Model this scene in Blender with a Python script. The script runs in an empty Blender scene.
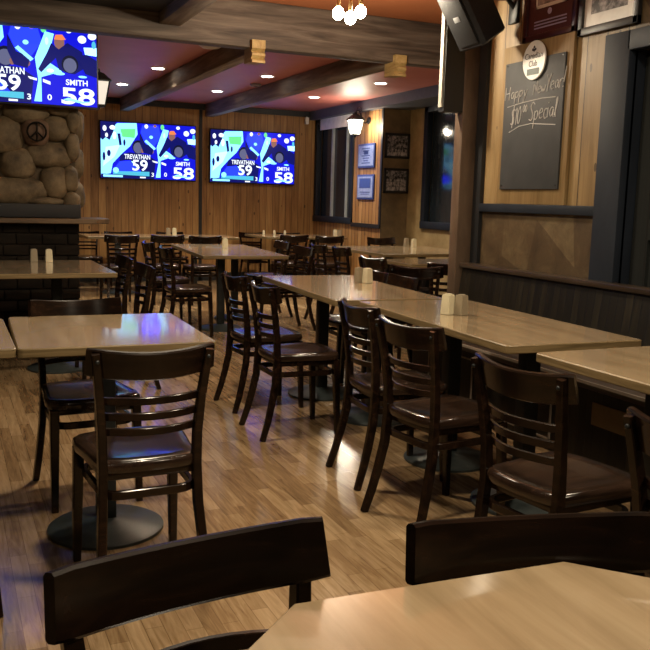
import bpy, bmesh, math, random
from mathutils import Vector, Matrix, noise
R = math.radians
S = bpy.context.scene
COL = S.collection

# ------------------------------------------------------------------ camera, world, light, exposure
def make_camera():
    p, y, r = 0.1465, 0.4211, 0.0272
    F = Vector((math.sin(y)*math.cos(p), math.cos(y)*math.cos(p), -math.sin(p)))
    Rt = Vector((math.cos(y), -math.sin(y), 0))
    D = F.cross(Rt)
    c, s = math.cos(r), math.sin(r)
    ax = Rt*c - D*s
    ay = Rt*s + D*c
    m = Matrix((ax, -ay, -F)).transposed().to_4x4()
    m.translation = Vector((0, 0, 1.38))
    cd = bpy.data.cameras.new('camera')
    cd.sensor_width = 36
    cd.lens = 849.0/650*36
    cd.clip_start = 0.05
    o = bpy.data.objects.new('camera', cd)
    COL.objects.link(o)
    o.matrix_world = m
    S.camera = o
make_camera()

S.view_settings.view_transform = 'Standard'
S.view_settings.look = 'None'
S.view_settings.gamma = 1
S.view_settings.use_curve_mapping = False
S.view_settings.exposure = 0.0

W = bpy.data.worlds.new('world')
S.world = W
W.use_nodes = True
W.node_tree.nodes['Background'].inputs[0].default_value = (0.9, 0.8, 0.65, 1)
W.node_tree.nodes['Background'].inputs[1].default_value = 0.02

def lamp(name, kind, loc, power, color, size=0.1, rot=(0, 0, 0), spot=None, blend=.6):
    l = bpy.data.lights.new(name, kind)
    l.energy = power
    l.color = color
    if kind == 'AREA':
        l.shape = 'DISK'
        l.size = size
    else:
        l.shadow_soft_size = size
    if kind == 'SPOT':
        l.spot_size = R(spot)
        l.spot_blend = blend
    o = bpy.data.objects.new(name, l)
    o.location = loc
    o.rotation_euler = rot
    COL.objects.link(o)
    return o
WARM = (1.0, .83, .60)
NEUT = (1.0, .86, .66)
# ceiling lamps of the front half of the room, above and behind the viewer
for x, y, p in ((1.0, 1.95, 56), (1.15, 4.5, 48), (-1.4, 2.6, 5), (2.3, -0.6, 38), (2.5, 2.3, 27), (-0.6, -1.2, 10)):
    lamp('room_lamp', 'AREA', (x, y, 2.84 if x < 1.75 else 3.03), p, WARM, .22)

# ------------------------------------------------------------------ materials
def nt_new(name):
    m = bpy.data.materials.new(name)
    m.use_nodes = True
    t = m.node_tree
    return m, t, t.nodes['Principled BSDF']

def N(t, typ, **kw):
    n = t.nodes.new(typ)
    for k, v in kw.items():
        setattr(n, k, v)
    return n

def ramp(t, stops, fac):
    r = N(t, 'ShaderNodeValToRGB')
    e = r.color_ramp.elements
    while len(e) < len(stops):
        e.new(.5)
    for i, (p, c) in enumerate(stops):
        e[i].position = p
        e[i].color = (*c, 1)
    t.links.new(fac, r.inputs[0])
    return r.outputs[0]

def coords(t, scale=(1, 1, 1), rot=(0, 0, 0), kind='Object'):
    c = N(t, 'ShaderNodeTexCoord')
    m = N(t, 'ShaderNodeMapping')
    m.inputs['Scale'].default_value = scale
    m.inputs['Rotation'].default_value = rot
    t.links.new(c.outputs[kind], m.inputs[0])
    return m.outputs[0]

def tex_noise(t, vec, scale, detail=4, rough=.55, dist=0):
    n = N(t, 'ShaderNodeTexNoise')
    n.inputs['Scale'].default_value = scale
    n.inputs['Detail'].default_value = detail
    n.inputs['Roughness'].default_value = rough
    n.inputs['Distortion'].default_value = dist
    t.links.new(vec, n.inputs['Vector'])
    return n.outputs[0]

def bump(t, b, h, strength, dist=.01):
    n = N(t, 'ShaderNodeBump')
    n.inputs['Strength'].default_value = strength
    n.inputs['Distance'].default_value = dist
    t.links.new(h, n.inputs['Height'])
    t.links.new(n.outputs[0], b.inputs['Normal'])

def math_node(t, op, a, b=None):
    n = N(t, 'ShaderNodeMath', operation=op)
    for i, v in enumerate((a, b)):
        if v is None:
            continue
        if isinstance(v, (int, float)):
            n.inputs[i].default_value = v
        else:
            t.links.new(v, n.inputs[i])
    return n.outputs[0]

def mix(t, fac, a, b, mode='MIX'):
    n = N(t, 'ShaderNodeMix', data_type='RGBA', blend_type=mode)
    for sock, v in ((n.inputs[0], fac), (n.inputs[6], a), (n.inputs[7], b)):
        if isinstance(v, (int, float)):
            sock.default_value = v
        elif isinstance(v, tuple):
            sock.default_value = (*v, 1)
        else:
            t.links.new(v, sock)
    return n.outputs[2]

def noisy(name, c1, c2, rough=.5, scale=(8, 8, 8), bmp=0, metal=0, detail=5, spec=.5, lo=.3, hi=.7, coat=0, dist=.01):
    m, t, b = nt_new(name)
    v = coords(t, scale)
    n = tex_noise(t, v, 1, detail, .6)
    t.links.new(ramp(t, [(lo, c1), (hi, c2)], n), b.inputs['Base Color'])
    b.inputs['Roughness'].default_value = rough
    b.inputs['Metallic'].default_value = metal
    b.inputs['Specular IOR Level'].default_value = spec
    b.inputs['Coat Weight'].default_value = coat
    b.inputs['Coat Roughness'].default_value = .15
    if bmp:
        bump(t, b, n, bmp, dist)
    return m

def plain(name, c, rough=.5, metal=0, spec=.5):
    return noisy(name, tuple(x*.9 for x in c), tuple(min(1, x*1.08) for x in c), rough, (12, 12, 12), 0, metal, 2, spec)

def glow(name, c, s):
    m, t, b = nt_new(name)
    b.inputs['Base Color'].default_value = (*[x*.2 for x in c], 1)
    b.inputs['Emission Color'].default_value = (*c, 1)
    b.inputs['Emission Strength'].default_value = s
    b.inputs['Roughness'].default_value = .3
    b.inputs['Specular IOR Level'].default_value = .1
    return m

def wood(name, cols, axis='x', rough=.35, freq=(1.2, 14, 14), bmp=.05, coat=0, ring=0, spec=.5):
    m, t, b = nt_new(name)
    f = {'x': (freq[0], freq[1], freq[2]), 'y': (freq[1], freq[0], freq[2]), 'z': (freq[1], freq[2], freq[0])}[axis]
    v = coords(t, f)
    n = tex_noise(t, v, 1, 6, .6, .6)
    col = ramp(t, [(.28, cols[0]), (.5, cols[1]), (.75, cols[2])], n)
    if ring:
        v2 = coords(t, tuple(x*.35 for x in f))
        w = N(t, 'ShaderNodeTexWave', wave_type='RINGS', rings_direction='SPHERICAL')
        w.inputs['Scale'].default_value = 2.5
        w.inputs['Distortion'].default_value = 4
        w.inputs['Detail'].default_value = 2
        t.links.new(v2, w.inputs[0])
        col = mix(t, math_node(t, 'MULTIPLY', w.outputs[1], ring), col, cols[0])
    t.links.new(col, b.inputs['Base Color'])
    b.inputs['Roughness'].default_value = rough
    b.inputs['Specular IOR Level'].default_value = spec
    b.inputs['Coat Weight'].default_value = coat
    b.inputs['Coat Roughness'].default_value = .07
    if bmp:
        bump(t, b, n, bmp, .005)
    return m

def planks(name, across, pitch, cols, gap=(.02, .012, .006), rough=.5, knots=True, gapw=.05, run='z'):
    """boards standing side by side along the axis `across`, each running along `run`"""
    m, t, b = nt_new(name)
    c = N(t, 'ShaderNodeTexCoord')
    s = N(t, 'ShaderNodeSeparateXYZ')
    t.links.new(c.outputs['Object'], s.inputs[0])
    ia, ir = 'xyz'.index(across), 'xyz'.index(run)
    u = math_node(t, 'DIVIDE', s.outputs[ia], pitch)
    idx = math_node(t, 'FLOOR', u)
    fr = math_node(t, 'FRACT', u)
    wn = N(t, 'ShaderNodeTexWhiteNoise', noise_dimensions='1D')
    t.links.new(idx, wn.inputs['W'])
    rnd = wn.outputs[0]
    cv = N(t, 'ShaderNodeCombineXYZ')
    t.links.new(math_node(t, 'MULTIPLY', s.outputs[ia], 22), cv.inputs[0])
    t.links.new(math_node(t, 'ADD', math_node(t, 'MULTIPLY', s.outputs[ir], 1.6), math_node(t, 'MULTIPLY', rnd, 37)), cv.inputs[1])
    n = tex_noise(t, cv.outputs[0], 1, 5, .6, .8)
    v = math_node(t, 'ADD', math_node(t, 'MULTIPLY', n, .8), math_node(t, 'MULTIPLY', rnd, .28))
    col = ramp(t, [(.3, cols[0]), (.55, cols[1]), (.8, cols[2])], v)
    if knots:
        kv = N(t, 'ShaderNodeCombineXYZ')
        t.links.new(math_node(t, 'MULTIPLY', s.outputs[ia], 7), kv.inputs[0])
        t.links.new(math_node(t, 'MULTIPLY', s.outputs[ir], 3.2), kv.inputs[1])
        vo = N(t, 'ShaderNodeTexVoronoi', feature='F1')
        vo.inputs['Scale'].default_value = 1
        t.links.new(kv.outputs[0], vo.inputs['Vector'])
        k = math_node(t, 'LESS_THAN', vo.outputs['Distance'], .09)
        col = mix(t, math_node(t, 'MULTIPLY', k, .75), col, tuple(x*.25 for x in cols[0]))
    g = math_node(t, 'LESS_THAN', math_node(t, 'ABSOLUTE', math_node(t, 'SUBTRACT', fr, .5)), .5-gapw)
    col = mix(t, g, gap, col)
    t.links.new(col, b.inputs['Base Color'])
    b.inputs['Roughness'].default_value = rough
    bump(t, b, g, .5, .006)
    return m

def floor_mat():
    m, t, b = nt_new('oak strip flooring')
    v = coords(t, (1, 1, 1), (0, 0, R(90)))
    br = N(t, 'ShaderNodeTexBrick')
    br.offset = .37
    br.offset_frequency = 2
    br.squash = .73
    br.squash_frequency = 3
    br.inputs['Scale'].default_value = 1
    br.inputs['Brick Width'].default_value = .5
    br.inputs['Row Height'].default_value = .06
    br.inputs['Mortar Size'].default_value = .0011
    br.inputs['Mortar Smooth'].default_value = .2
    br.inputs['Color1'].default_value = (0, 0, 0, 1)
    br.inputs['Color2'].default_value = (1, 1, 1, 1)
    br.inputs['Mortar'].default_value = (0, 0, 0, 1)
    t.links.new(v, br.inputs[0])
    g = coords(t, (34, 3.2, 1))
    n = tex_noise(t, g, 1, 6, .62, 1.2)
    blot = tex_noise(t, coords(t, (1.1, .8, 1)), 1, 3, .5)
    rnd = N(t, 'ShaderNodeRGBToBW')
    t.links.new(br.outputs['Color'], rnd.inputs[0])
    f = math_node(t, 'ADD', math_node(t, 'MULTIPLY', n, .72), math_node(t, 'MULTIPLY', rnd.outputs[0], .24))
    col = ramp(t, [(.24, (.10, .055, .025)), (.42, (.23, .145, .07)), (.64, (.385, .265, .145)), (.9, (.53, .39, .23))], f)
    col = mix(t, ramp(t, [(.35, (.0, .0, .0)), (.7, (.4, .4, .4))], blot), col, (.16, .10, .055))
    col = mix(t, math_node(t, 'MULTIPLY', br.outputs['Fac'], .45), col, (.08, .045, .02))
    t.links.new(col, b.inputs['Base Color'])
    b.inputs['Specular IOR Level'].default_value = .38
    rr = math_node(t, 'ADD', math_node(t, 'MULTIPLY', n, .14), .11)
    t.links.new(rr, b.inputs['Roughness'])
    bump(t, b, br.outputs['Fac'], -.15, .002)
    return m

def stone_wall_mat():
    m, t, b = nt_new('brown slab plaster')
    v = coords(t, (1, 1.3, 1.6), (R(35), 0, 0))
    vo = N(t, 'ShaderNodeTexVoronoi', feature='F1')
    vo.inputs['Scale'].default_value = 1.7
    wv = N(t, 'ShaderNodeTexNoise')
    wv.inputs['Scale'].default_value = 1.2
    t.links.new(v, wv.inputs['Vector'])
    t.links.new(mix(t, .04, v, wv.outputs['Color']), vo.inputs['Vector'])
    bw = N(t, 'ShaderNodeRGBToBW')
    t.links.new(vo.outputs['Color'], bw.inputs[0])
    n = tex_noise(t, coords(t, (7, 7, 7)), 1, 6, .65, .5)
    f = math_node(t, 'ADD', math_node(t, 'MULTIPLY', bw.outputs[0], .38), math_node(t, 'MULTIPLY', n, .62))
    col = ramp(t, [(.25, (.034, .02, .009)), (.5, (.085, .055, .026)), (.8, (.19, .14, .07))], f)
    t.links.new(col, b.inputs['Base Color'])
    b.inputs['Roughness'].default_value = .55
    bump(t, b, n, .3, .01)
    return m

M = {}
M['floor'] = floor_mat()
M['panel_back'] = planks('pine wall boards', 'x', .115, [(.22, .10, .028), (.37, .19, .06), (.52, .30, .105)], (.10, .045, .014), gapw=.03)
M['panel_side'] = planks('pale pine wall boards', 'y', .17, [(.15, .09, .033), (.26, .172, .072), (.38, .27, .13)], gapw=.02)
M['panel_far'] = planks('pine side boards', 'y', .115, [(.28, .13, .04), (.45, .24, .085), (.6, .36, .15)])
M['slab'] = stone_wall_mat()
M['plaster'] = noisy('mottled ochre plaster', (.20, .135, .05), (.46, .34, .16), .7, (3, 3, 3), .3, detail=7)
M['plaster_dark'] = noisy('dark brown plaster', (.085, .055, .024), (.19, .125, .055), .7, (4, 4, 4), .3)
M['post'] = noisy('veined brown post', (.06, .036, .022), (.17, .115, .075), .5, (5, 5, 1.6), .25, detail=7, lo=.35, hi=.72)
M['ceiling'] = noisy('terracotta ceiling paint', (.48, .155, .055), (.56, .19, .075), .6, (2, 2, 2), .03)
M['ceiling_glow'] = noisy('terracotta paint tinted by screen glow', (.42, .13, .105), (.50, .165, .13), .5, (2, 2, 2), .03)  # bluer copy of the terracotta, screens' purple glow put into the colour
M['ceiling_black'] = plain('black ceiling paint', (.012, .012, .014), .7)
M['beam'] = wood('rough grey brown timber', [(.03, .02, .014), (.09, .064, .048), (.19, .148, .115)], 'x', .7, (1.3, 16, 16), .35)
M['joist'] = wood('rough timber joist', [(.07, .05, .035), (.16, .12, .09), (.29, .235, .18)], 'y', .7, (1.3, 16, 16), .35)
M['block'] = wood('pale sawn timber', [(.22, .13, .04), (.40, .27, .10), (.55, .40, .19)], 'y', .6, (2, 14, 14), .2)
M['navy'] = noisy('dark slate blue paint', (.010, .014, .022), (.017, .023, .035), .6, (5, 5, 2), spec=.3)
M['soffit_lit'] = plain('grey blue soffit with bluish light', (.075, .09, .115), .5)  # bluish light on the soffit goes into this lighter tone
M['black_trim'] = plain('black trim paint', (.012, .013, .015), .5)
M['black'] = plain('black', (.012, .012, .013), .45)
M['door'] = planks('near black door boards', 'y', .12, [(.003, .004, .004), (.006, .008, .0075), (.010, .013, .012)], (.002, .002, .002), .8, False)
M['iron'] = noisy('black iron', (.010, .012, .012), (.022, .026, .026), .42, (20, 20, 20), .05, .3)
M['base'] = noisy('cast iron base', (.018, .024, .024), (.034, .042, .042), .42, (20, 20, 20), .05)
M['chair'] = wood('very dark stained beech', [(.004, .002, .0013), (.011, .0055, .0032), (.026, .0125, .0065)], 'x', .2, (3, 26, 26), .04, 0, 0, .36)
M['seat'] = wood('dark walnut stained seat', [(.010, .006, .004), (.022, .012, .008), (.042, .023, .014)], 'y', .2, (2.5, 20, 20), .03, .15)
M['top'] = wood('light oak tabletop', [(.29, .205, .115), (.385, .28, .165), (.47, .355, .22)], 'y', .2, (1.5, 15, 15), .02, .85, .35)
M['edge'] = wood('olive oak table edge', [(.10, .07, .03), (.18, .125, .058), (.28, .20, .10)], 'z', .38, (60, 3, 3), .15)
M['bench'] = planks('dark stained bench boards', 'y', .062, [(.004, .003, .0014), (.010, .0078, .0034), (.024, .019, .009)], (.0015, .001, .0007), .45, False, .07)
M['bench_trim'] = wood('dark bench rail', [(.02, .013, .009), (.045, .03, .02), (.08, .06, .045)], 'y', .3, (2, 20, 20), .05)
M['bench_pale_line'] = plain('pale edge and highlight', (.30, .25, .20), .35)  # pale tone for panel edges and the painted highlight on the seat edge
M['tan'] = plain('tan plywood', (.24, .17, .08), .6)
M['stone'] = noisy('fieldstone', (.035, .022, .010), (.23, .165, .09), .75, (6, 6, 6), .6, detail=8, lo=.3, hi=.75, dist=.02)
M['mortar'] = noisy('brown mortar', (.04, .026, .014), (.10, .07, .04), .9, (10, 10, 10), .5)
M['brick'] = noisy('sooty brick', (.006, .005, .004), (.02, .015, .011), .9, (3, 3, 14), .5, spec=.15)
M['emblem'] = plain('carved reddish stone', (.13, .075, .045), .7)
M['shelfwood'] = wood('brown shelf', [(.06, .035, .018), (.13, .08, .04), (.2, .13, .07)], 'x', .4)
M['slate'] = noisy('chalkboard slate', (.030, .033, .036), (.055, .058, .062), .65, (4, 4, 3), detail=7)
M['pineboard'] = wood('pine board', [(.16, .098, .036), (.25, .165, .07), (.35, .245, .115)], 'z', .5, (1.2, 14, 14), .05)
M['chalk'] = plain('chalk', (.55, .54, .53), .9)
M['white'] = plain('white enamel', (.78, .78, .75), .4)
M['cream'] = plain('cream plastic', (.66, .60, .42), .4)
M['cream_grey'] = plain('brown grey plastic', (.30, .25, .17), .4)
M['green'] = plain('dark green label', (.03, .06, .045), .5)
M['ink'] = plain('black ink', (.015, .015, .018), .5)
M['frame_maroon'] = plain('maroon frame', (.045, .009, .010), .35)
M['mat_maroon'] = plain('maroon mount', (.075, .014, .018), .5)
M['lav'] = plain('lavender print', (.42, .40, .66), .5)
M['photo'] = noisy('grey photograph', (.05, .045, .045), (.55, .5, .48), .4, (28, 28, 28), detail=3)
M['photo_dark'] = noisy('dark photograph', (.01, .01, .01), (.34, .32, .32), .4, (26, 26, 26), detail=3, lo=.42, hi=.68)
M['blue_print'] = noisy('pale blue print', (.20, .28, .62), (.42, .50, .82), .4, (30, 30, 30))
M['blue_dark'] = plain('blue print ink', (.05, .09, .36), .4)
M['window_dark'] = noisy('dark window glass', (.012, .018, .024), (.035, .045, .055), .08, (3, 3, 1))
M['shade'] = plain('white roller shade', (.85, .84, .80), .7)
M['sash'] = plain('pale grey sash', (.42, .45, .47), .4)
M['bulb'] = glow('lit bulb', (1, .93, .72), 55)
M['disc'] = glow('lit downlight', (1, .93, .82), 14)
M['lantern_glass'] = glow('lit lantern glass', (1, .95, .78), 7)
M['lantern_dim'] = glow('softly lit lantern glass', (1, .88, .72), .9)
M['brass'] = plain('antique brass', (.30, .20, .08), .35, .8)
M['dome'] = plain('frosted dome glass', (.55, .50, .45), .5)
M['led'] = plain('pale metal strip', (.42, .41, .36), .5)
M['grille'] = noisy('speaker grille', (.006, .007, .009), (.016, .018, .022), .5, (160, 160, 160), .2)
M['vinyl'] = noisy('black speaker cabinet', (.012, .013, .016), (.024, .026, .03), .45, (60, 60, 60), .15)
M['vent'] = plain('grey vent', (.20, .19, .24), .6)
for k, c, s in (('s_blue', (.006, .008, .58), 1.35), ('s_navy', (.006, .008, .13), 1.1), ('s_royal', (.006, .014, .95), 5.5), ('s_cyan', (.22, .62, .98), 2.0),
                ('s_pale', (.42, .80, 1.0), 1.9), ('s_green', (.16, .85, .30), 1.1), ('s_white', (.85, .93, 1.0), 1.3), ('s_grey', (.13, .14, .26), 1), ('s_dark', (.006, .008, .03), 1),
                ('s_orange', (.95, .25, .08), 1.1), ('s_skin', (.30, .14, .12), 1), ('s_teal', (.08, .50, .70), 1.2)):
    M[k] = glow(k, c, s)

# ------------------------------------------------------------------ mesh builder
class MB:
    def __init__(s):
        s.v, s.f, s.m = [], [], []
    def add(s, vs, fs, mi=0, mat=None):
        b = len(s.v)
        s.v += [tuple(mat @ Vector(v)) if mat else tuple(v) for v in vs]
        s.f += [tuple(b+i for i in f) for f in fs]
        s.m += [mi]*len(fs)
        return s
    def bm(s, bm, mi=0, mat=None):
        bm.verts.index_update()
        s.add([v.co[:] for v in bm.verts], [[v.index for v in f.verts] for f in bm.faces], mi, mat)
        bm.free()
        return s
    def box(s, lo, hi, mi=0, mat=None, bev=0):
        bm = bmesh.new()
        bmesh.ops.create_cube(bm, size=1)
        d = [hi[i]-lo[i] for i in range(3)]
        for v in bm.verts:
            v.co = Vector(((v.co.x+.5)*d[0]+lo[0], (v.co.y+.5)*d[1]+lo[1], (v.co.z+.5)*d[2]+lo[2]))
        if bev:
            bmesh.ops.bevel(bm, geom=bm.edges[:], offset=bev, segments=2, affect='EDGES', profile=.5)
        return s.bm(bm, mi, mat)
    def prism(s, poly, z0, z1, mi=0, mside=None, bev=0, mat=None):
        """poly = xy list, counter-clockwise"""
        n = len(poly)
        rings = []
        if bev:
            cx = sum(p[0] for p in poly)/n
            cy = sum(p[1] for p in poly)/n
            def inset(k):
                out = []
                for i in range(n):
                    a, b, c = Vector(poly[i-1]), Vector(poly[i]), Vector(poly[(i+1) % n])
                    n1 = Vector((-(b-a).y, (b-a).x)).normalized()
                    n2 = Vector((-(c-b).y, (c-b).x)).normalized()
                    q = (n1+n2)
                    q = q/max(.3, q.length_squared)*2
                    out.append(b+q*k)
                return out
            rings = [(inset(bev), z0), (poly, z0+bev), (poly, z1-bev), (inset(bev), z1)]
        else:
            rings = [(poly, z0), (poly, z1)]
        vs = [(p[0], p[1], z) for r, z in rings for p in r]
        ms = mi if mside is None else mside
        fs = []
        for k in range(len(rings)-1):
            for i in range(n):
                j = (i+1) % n
                fs.append((k*n+i, k*n+j, (k+1)*n+j, (k+1)*n+i))
        s.add(vs, fs, ms, mat)
        b = len(s.v)-len(vs)
        s.f += [tuple(b+i for i in range(n-1, -1, -1)), tuple(b+(len(rings)-1)*n+i for i in range(n))]
        s.m += [ms, mi]
        return s
    def lathe(s, prof, seg=24, mi=0, mat=None):
        vs, fs = [], []
        n = len(prof)
        for r, z in prof:
            for k in range(seg):
                a = 2*math.pi*k/seg
                vs.append((r*math.cos(a), r*math.sin(a), z))
        for i in range(n-1):
            for k in range(seg):
                j = (k+1) % seg
                fs.append((i*seg+k, i*seg+j, (i+1)*seg+j, (i+1)*seg+k))
        fs.append(tuple(range(seg-1, -1, -1)))
        fs.append(tuple((n-1)*seg+k for k in range(seg)))
        return s.add(vs, fs, mi, mat)
    def sweep(s, pts, wa, wb, ref, closed=False, ch=.25, mi=0, mat=None):
        """rectangular bar with softened corners; ref = direction of side wa; wa, wb numbers or lists"""
        n = len(pts)
        pts = [Vector(p) for p in pts]
        vs, fs = [], []
        for i, p in enumerate(pts):
            if closed:
                t = pts[(i+1) % n]-pts[i-1]
            else:
                t = pts[min(i+1, n-1)]-pts[max(i-1, 0)]
            t.normalize()
            rf = Vector(ref[i] if isinstance(ref, list) else ref)
            a = (rf-t*rf.dot(t)).normalized()
            b = t.cross(a)
            A = (wa[i] if isinstance(wa, list) else wa)/2
            B = (wb[i] if isinstance(wb, list) else wb)/2
            c = min(A, B)*ch
            for x, y in ((A, B-c), (A-c, B), (-A+c, B), (-A, B-c), (-A, -B+c), (-A+c, -B), (A-c, -B), (A, -B+c)):
                vs.append(p+a*x+b*y)
        m = n if closed else n-1
        for i in range(m):
            for k in range(8):
                j = (k+1) % 8
                i2 = (i+1) % n
                fs.append((i*8+k, i*8+j, i2*8+j, i2*8+k))
        if not closed:
            fs.append(tuple(range(7, -1, -1)))
            fs.append(tuple((n-1)*8+k for k in range(8)))
        return s.add(vs, fs, mi, mat)
    def tube(s, pts, r, seg=8, mi=0, mat=None):
        n = len(pts)
        pts = [Vector(p) for p in pts]
        vs, fs = [], []
        up = Vector((.13, .31, .94))
        for i, p in enumerate(pts):
            t = (pts[min(i+1, n-1)]-pts[max(i-1, 0)]).normalized()
            a = (up-t*up.dot(t)).normalized()
            b = t.cross(a)
            rr = r[i] if isinstance(r, (list, tuple)) else r
            for k in range(seg):
                q = 2*math.pi*k/seg
                vs.append(p+a*math.cos(q)*rr+b*math.sin(q)*rr)
        for i in range(n-1):
            for k in range(seg):
                j = (k+1) % seg
                fs.append((i*seg+k, i*seg+j, (i+1)*seg+j, (i+1)*seg+k))
        fs += [tuple(range(seg-1, -1, -1)), tuple((n-1)*seg+k for k in range(seg))]
        return s.add(vs, fs, mi, mat)
    def ball(s, c, r, mi=0, sub=2, mat=None):
        bm = bmesh.new()
        bmesh.ops.create_icosphere(bm, subdivisions=sub, radius=1)
        rr = r if isinstance(r, (tuple, list)) else (r, r, r)
        for v in bm.verts:
            v.co = Vector((v.co.x*rr[0]+c[0], v.co.y*rr[1]+c[1], v.co.z*rr[2]+c[2]))
        return s.bm(bm, mi, mat)
    def text(s, body, size, mat, mi=0, ext=.0008, width=None, bold=0):
        cu = bpy.data.curves.new('txt', 'FONT')
        cu.body = body
        cu.size = size
        cu.extrude = ext
        cu.offset = bold*size
        cu.align_x = 'CENTER'
        o = bpy.data.objects.new('txt', cu)
        COL.objects.link(o)
        me = bpy.data.meshes.new_from_object(o.evaluated_get(bpy.context.evaluated_depsgraph_get()))
        xs = [v.co.x for v in me.vertices]
        k = 1
        if width and xs:
            k = width/(max(xs)-min(xs))
        s.add([(v.co.x*k, v.co.y, v.co.z) for v in me.vertices], [list(p.vertices) for p in me.polygons], mi, mat)
        bpy.data.objects.remove(o)
        bpy.data.meshes.remove(me)
        bpy.data.curves.remove(cu)
        return s
    def build(s, name, mats, parent=None, smooth=35):
        me = bpy.data.meshes.new(name)
        me.from_pydata(s.v, [], s.f)
        if not isinstance(mats, (list, tuple)):
            mats = [mats]
        for m in mats:
            me.materials.append(m)
        me.polygons.foreach_set('material_index', s.m)
        bm = bmesh.new()
        bm.from_mesh(me)
        bmesh.ops.recalc_face_normals(bm, faces=bm.faces[:])
        bm.to_mesh(me)
        bm.free()
        if smooth:
            me.polygons.foreach_set('use_smooth', [True]*len(me.polygons))
            me.set_sharp_from_angle(angle=R(smooth))
        me.update()
        o = bpy.data.objects.new(name, me)
        COL.objects.link(o)
        if parent:
            o.parent = parent
        return o

def tag(o, label, cat, group=None):
    o['label'] = label
    o['category'] = cat
    if group:
        o['group'] = group
    return o

def thing(name, label, cat, loc=(0, 0, 0), rz=0, group=None):
    o = bpy.data.objects.new(name, None)
    o.empty_display_size = .1
    COL.objects.link(o)
    o.location = loc
    o.rotation_euler = (0, 0, rz)
    return tag(o, label, cat, group)

def struct(name, mb, mats, smooth=35):
    o = mb.build(name, mats, None, smooth)
    o['kind'] = 'structure'
    return o

def dup(o, loc, rz, label, parent=None):
    r = o.copy()
    COL.objects.link(r)
    if parent is None:
        r.location = loc
        r.rotation_euler = (0, 0, rz)
        r['label'] = label
    else:
        r.parent = parent
    for ch in list(o.children):
        dup(ch, None, None, None, r)
    return r

def oriented(origin, x, y):
    """matrix taking local x,y to the given world directions"""
    x = Vector(x).normalized()
    y = Vector(y).normalized()
    z = x.cross(y)
    m = Matrix((x, y, z)).transposed().to_4x4()
    m.translation = Vector(origin)
    return m

# ------------------------------------------------------------------ the room shell
YB, XA, XF, XP, YJ = 13.6, 3.6, 5.82, 6.25, 11.1
CB, CF = 2.84, 3.05
struct('floor', MB().box((-2.8, -3.2, -.1), (6.5, YB+.2, 0)), M['floor'])
struct('wall_back', MB().box((-2.8, YB, 0), (XF+.2, YB+.15, CB+.05)), M['panel_back'])
struct('trim_1', MB().box((-2.8, YB-.05, 2.75), (XF, YB, CB)), M['black_trim'])
struct('trim_2', MB().box((3.78, YB-.02, 0), (3.83, YB, 2.75)), M['black_trim'])
struct('baseboard_back', MB().box((-2.8, YB-.02, 0), (XF, YB, .14), bev=.004), M['black_trim'])
struct('wall_far_right', MB().box((XF, YJ+.02, 0), (XF+.2, YB+.15, 1.02)).box((XF, YJ+.02, 2.72), (XF+.2, YB, CB+.05)), M['panel_far'])
struct('wall_panel_right', MB().box((XF, YJ+.02, 1.02), (XF+.2, 12.06, 2.72)), M['panel_far'])
struct('trim_3', MB().box((XF-.03, YJ, .98), (XF, 12.06, 1.04)).box((XF-.02, YJ, 1.04), (XF, YJ+.05, 2.72)), M['black_trim'])
struct('wall_jut', MB().box((XF, YJ, 0), (XP+.2, YJ+.02, CB+.05)), M['plaster_dark'])
struct('wall_side_right', MB().box((XP, 5.7, 0), (XP+.2, YJ, 1.02)).box((XP, 5.7, 2.72), (XP+.2, YJ, CB+.05)).box((XP, 10.66, 1.02), (XP+.2, YJ, 2.72)).box((XP, 5.7, 1.02), (XP+.2, 8.7, 2.72)), M['plaster'])
struct('wall_return', MB().box((XA, 5.55, 0), (XP+.2, 5.7, CF)), M['plaster_dark'])
# right wall beside the bench, with the door opening
DY0, DY1, DZ = 2.75, 3.86, 2.27
struct('wall_right', MB().box((XA, DY1, 0), (XA+.15, 5.55, 1.36)).box((XA, -3.2, 0), (XA+.15, DY0, CF)).box((XA, DY0, DZ), (XA+.15, DY1, CF)), M['slab'])
struct('wall_right_panel', MB().box((XA, DY1, 1.36), (XA+.15, 5.55, CF)), M['panel_side'])
struct('trim_4', MB().box((XA-.035, 4.045, 1.325), (XA, 5.27, 1.385), bev=.006), M['navy'])
struct('trim_5', MB().box((XA-.03, 5.27, .2), (XA, 5.36, CF)), M['black_trim'])
struct('trim_6', MB().box((XA-.05, DY1-.02, 0), (XA+.02, 4.045, 2.37), bev=.006).box((XA+.0, DY1-.02, 0), (XA+.15, DY1+.004, 2.30)).box((XA-.05, DY0-.2, DZ-.01), (XA+.02, DY1+.001, 2.37), bev=.006).box((XA-.05, DY0-.2, 0), (XA+.02, DY0+.02, 2.37), bev=.006), M['navy'])
d = struct('door_1', MB().box((XA+.09, DY0, .0), (XA+.13, DY1, DZ)), M['door'])
b = MB()
b.box((XA+.07, DY0+.03, .1), (XA+.09, DY0+.15, DZ-.04)).box((XA+.07, DY1-.15, .1), (XA+.09, DY1-.03, DZ-.04)).box((XA+.07, DY0+.15, DZ-.18), (XA+.09, DY1-.15, DZ-.04)).box((XA+.07, DY0+.15, 1.2), (XA+.09, DY1-.15, 1.32))
o = b.build('door_frame', M['door'], d)
struct('wall_left', MB().box((-2.95, -3.2, 0), (-2.8, YB, CF)), M['slab'])
struct('wall_front', MB().box((-2.95, -3.35, 0), (XA+.2, -3.2, CF)), M['slab'])
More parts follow.
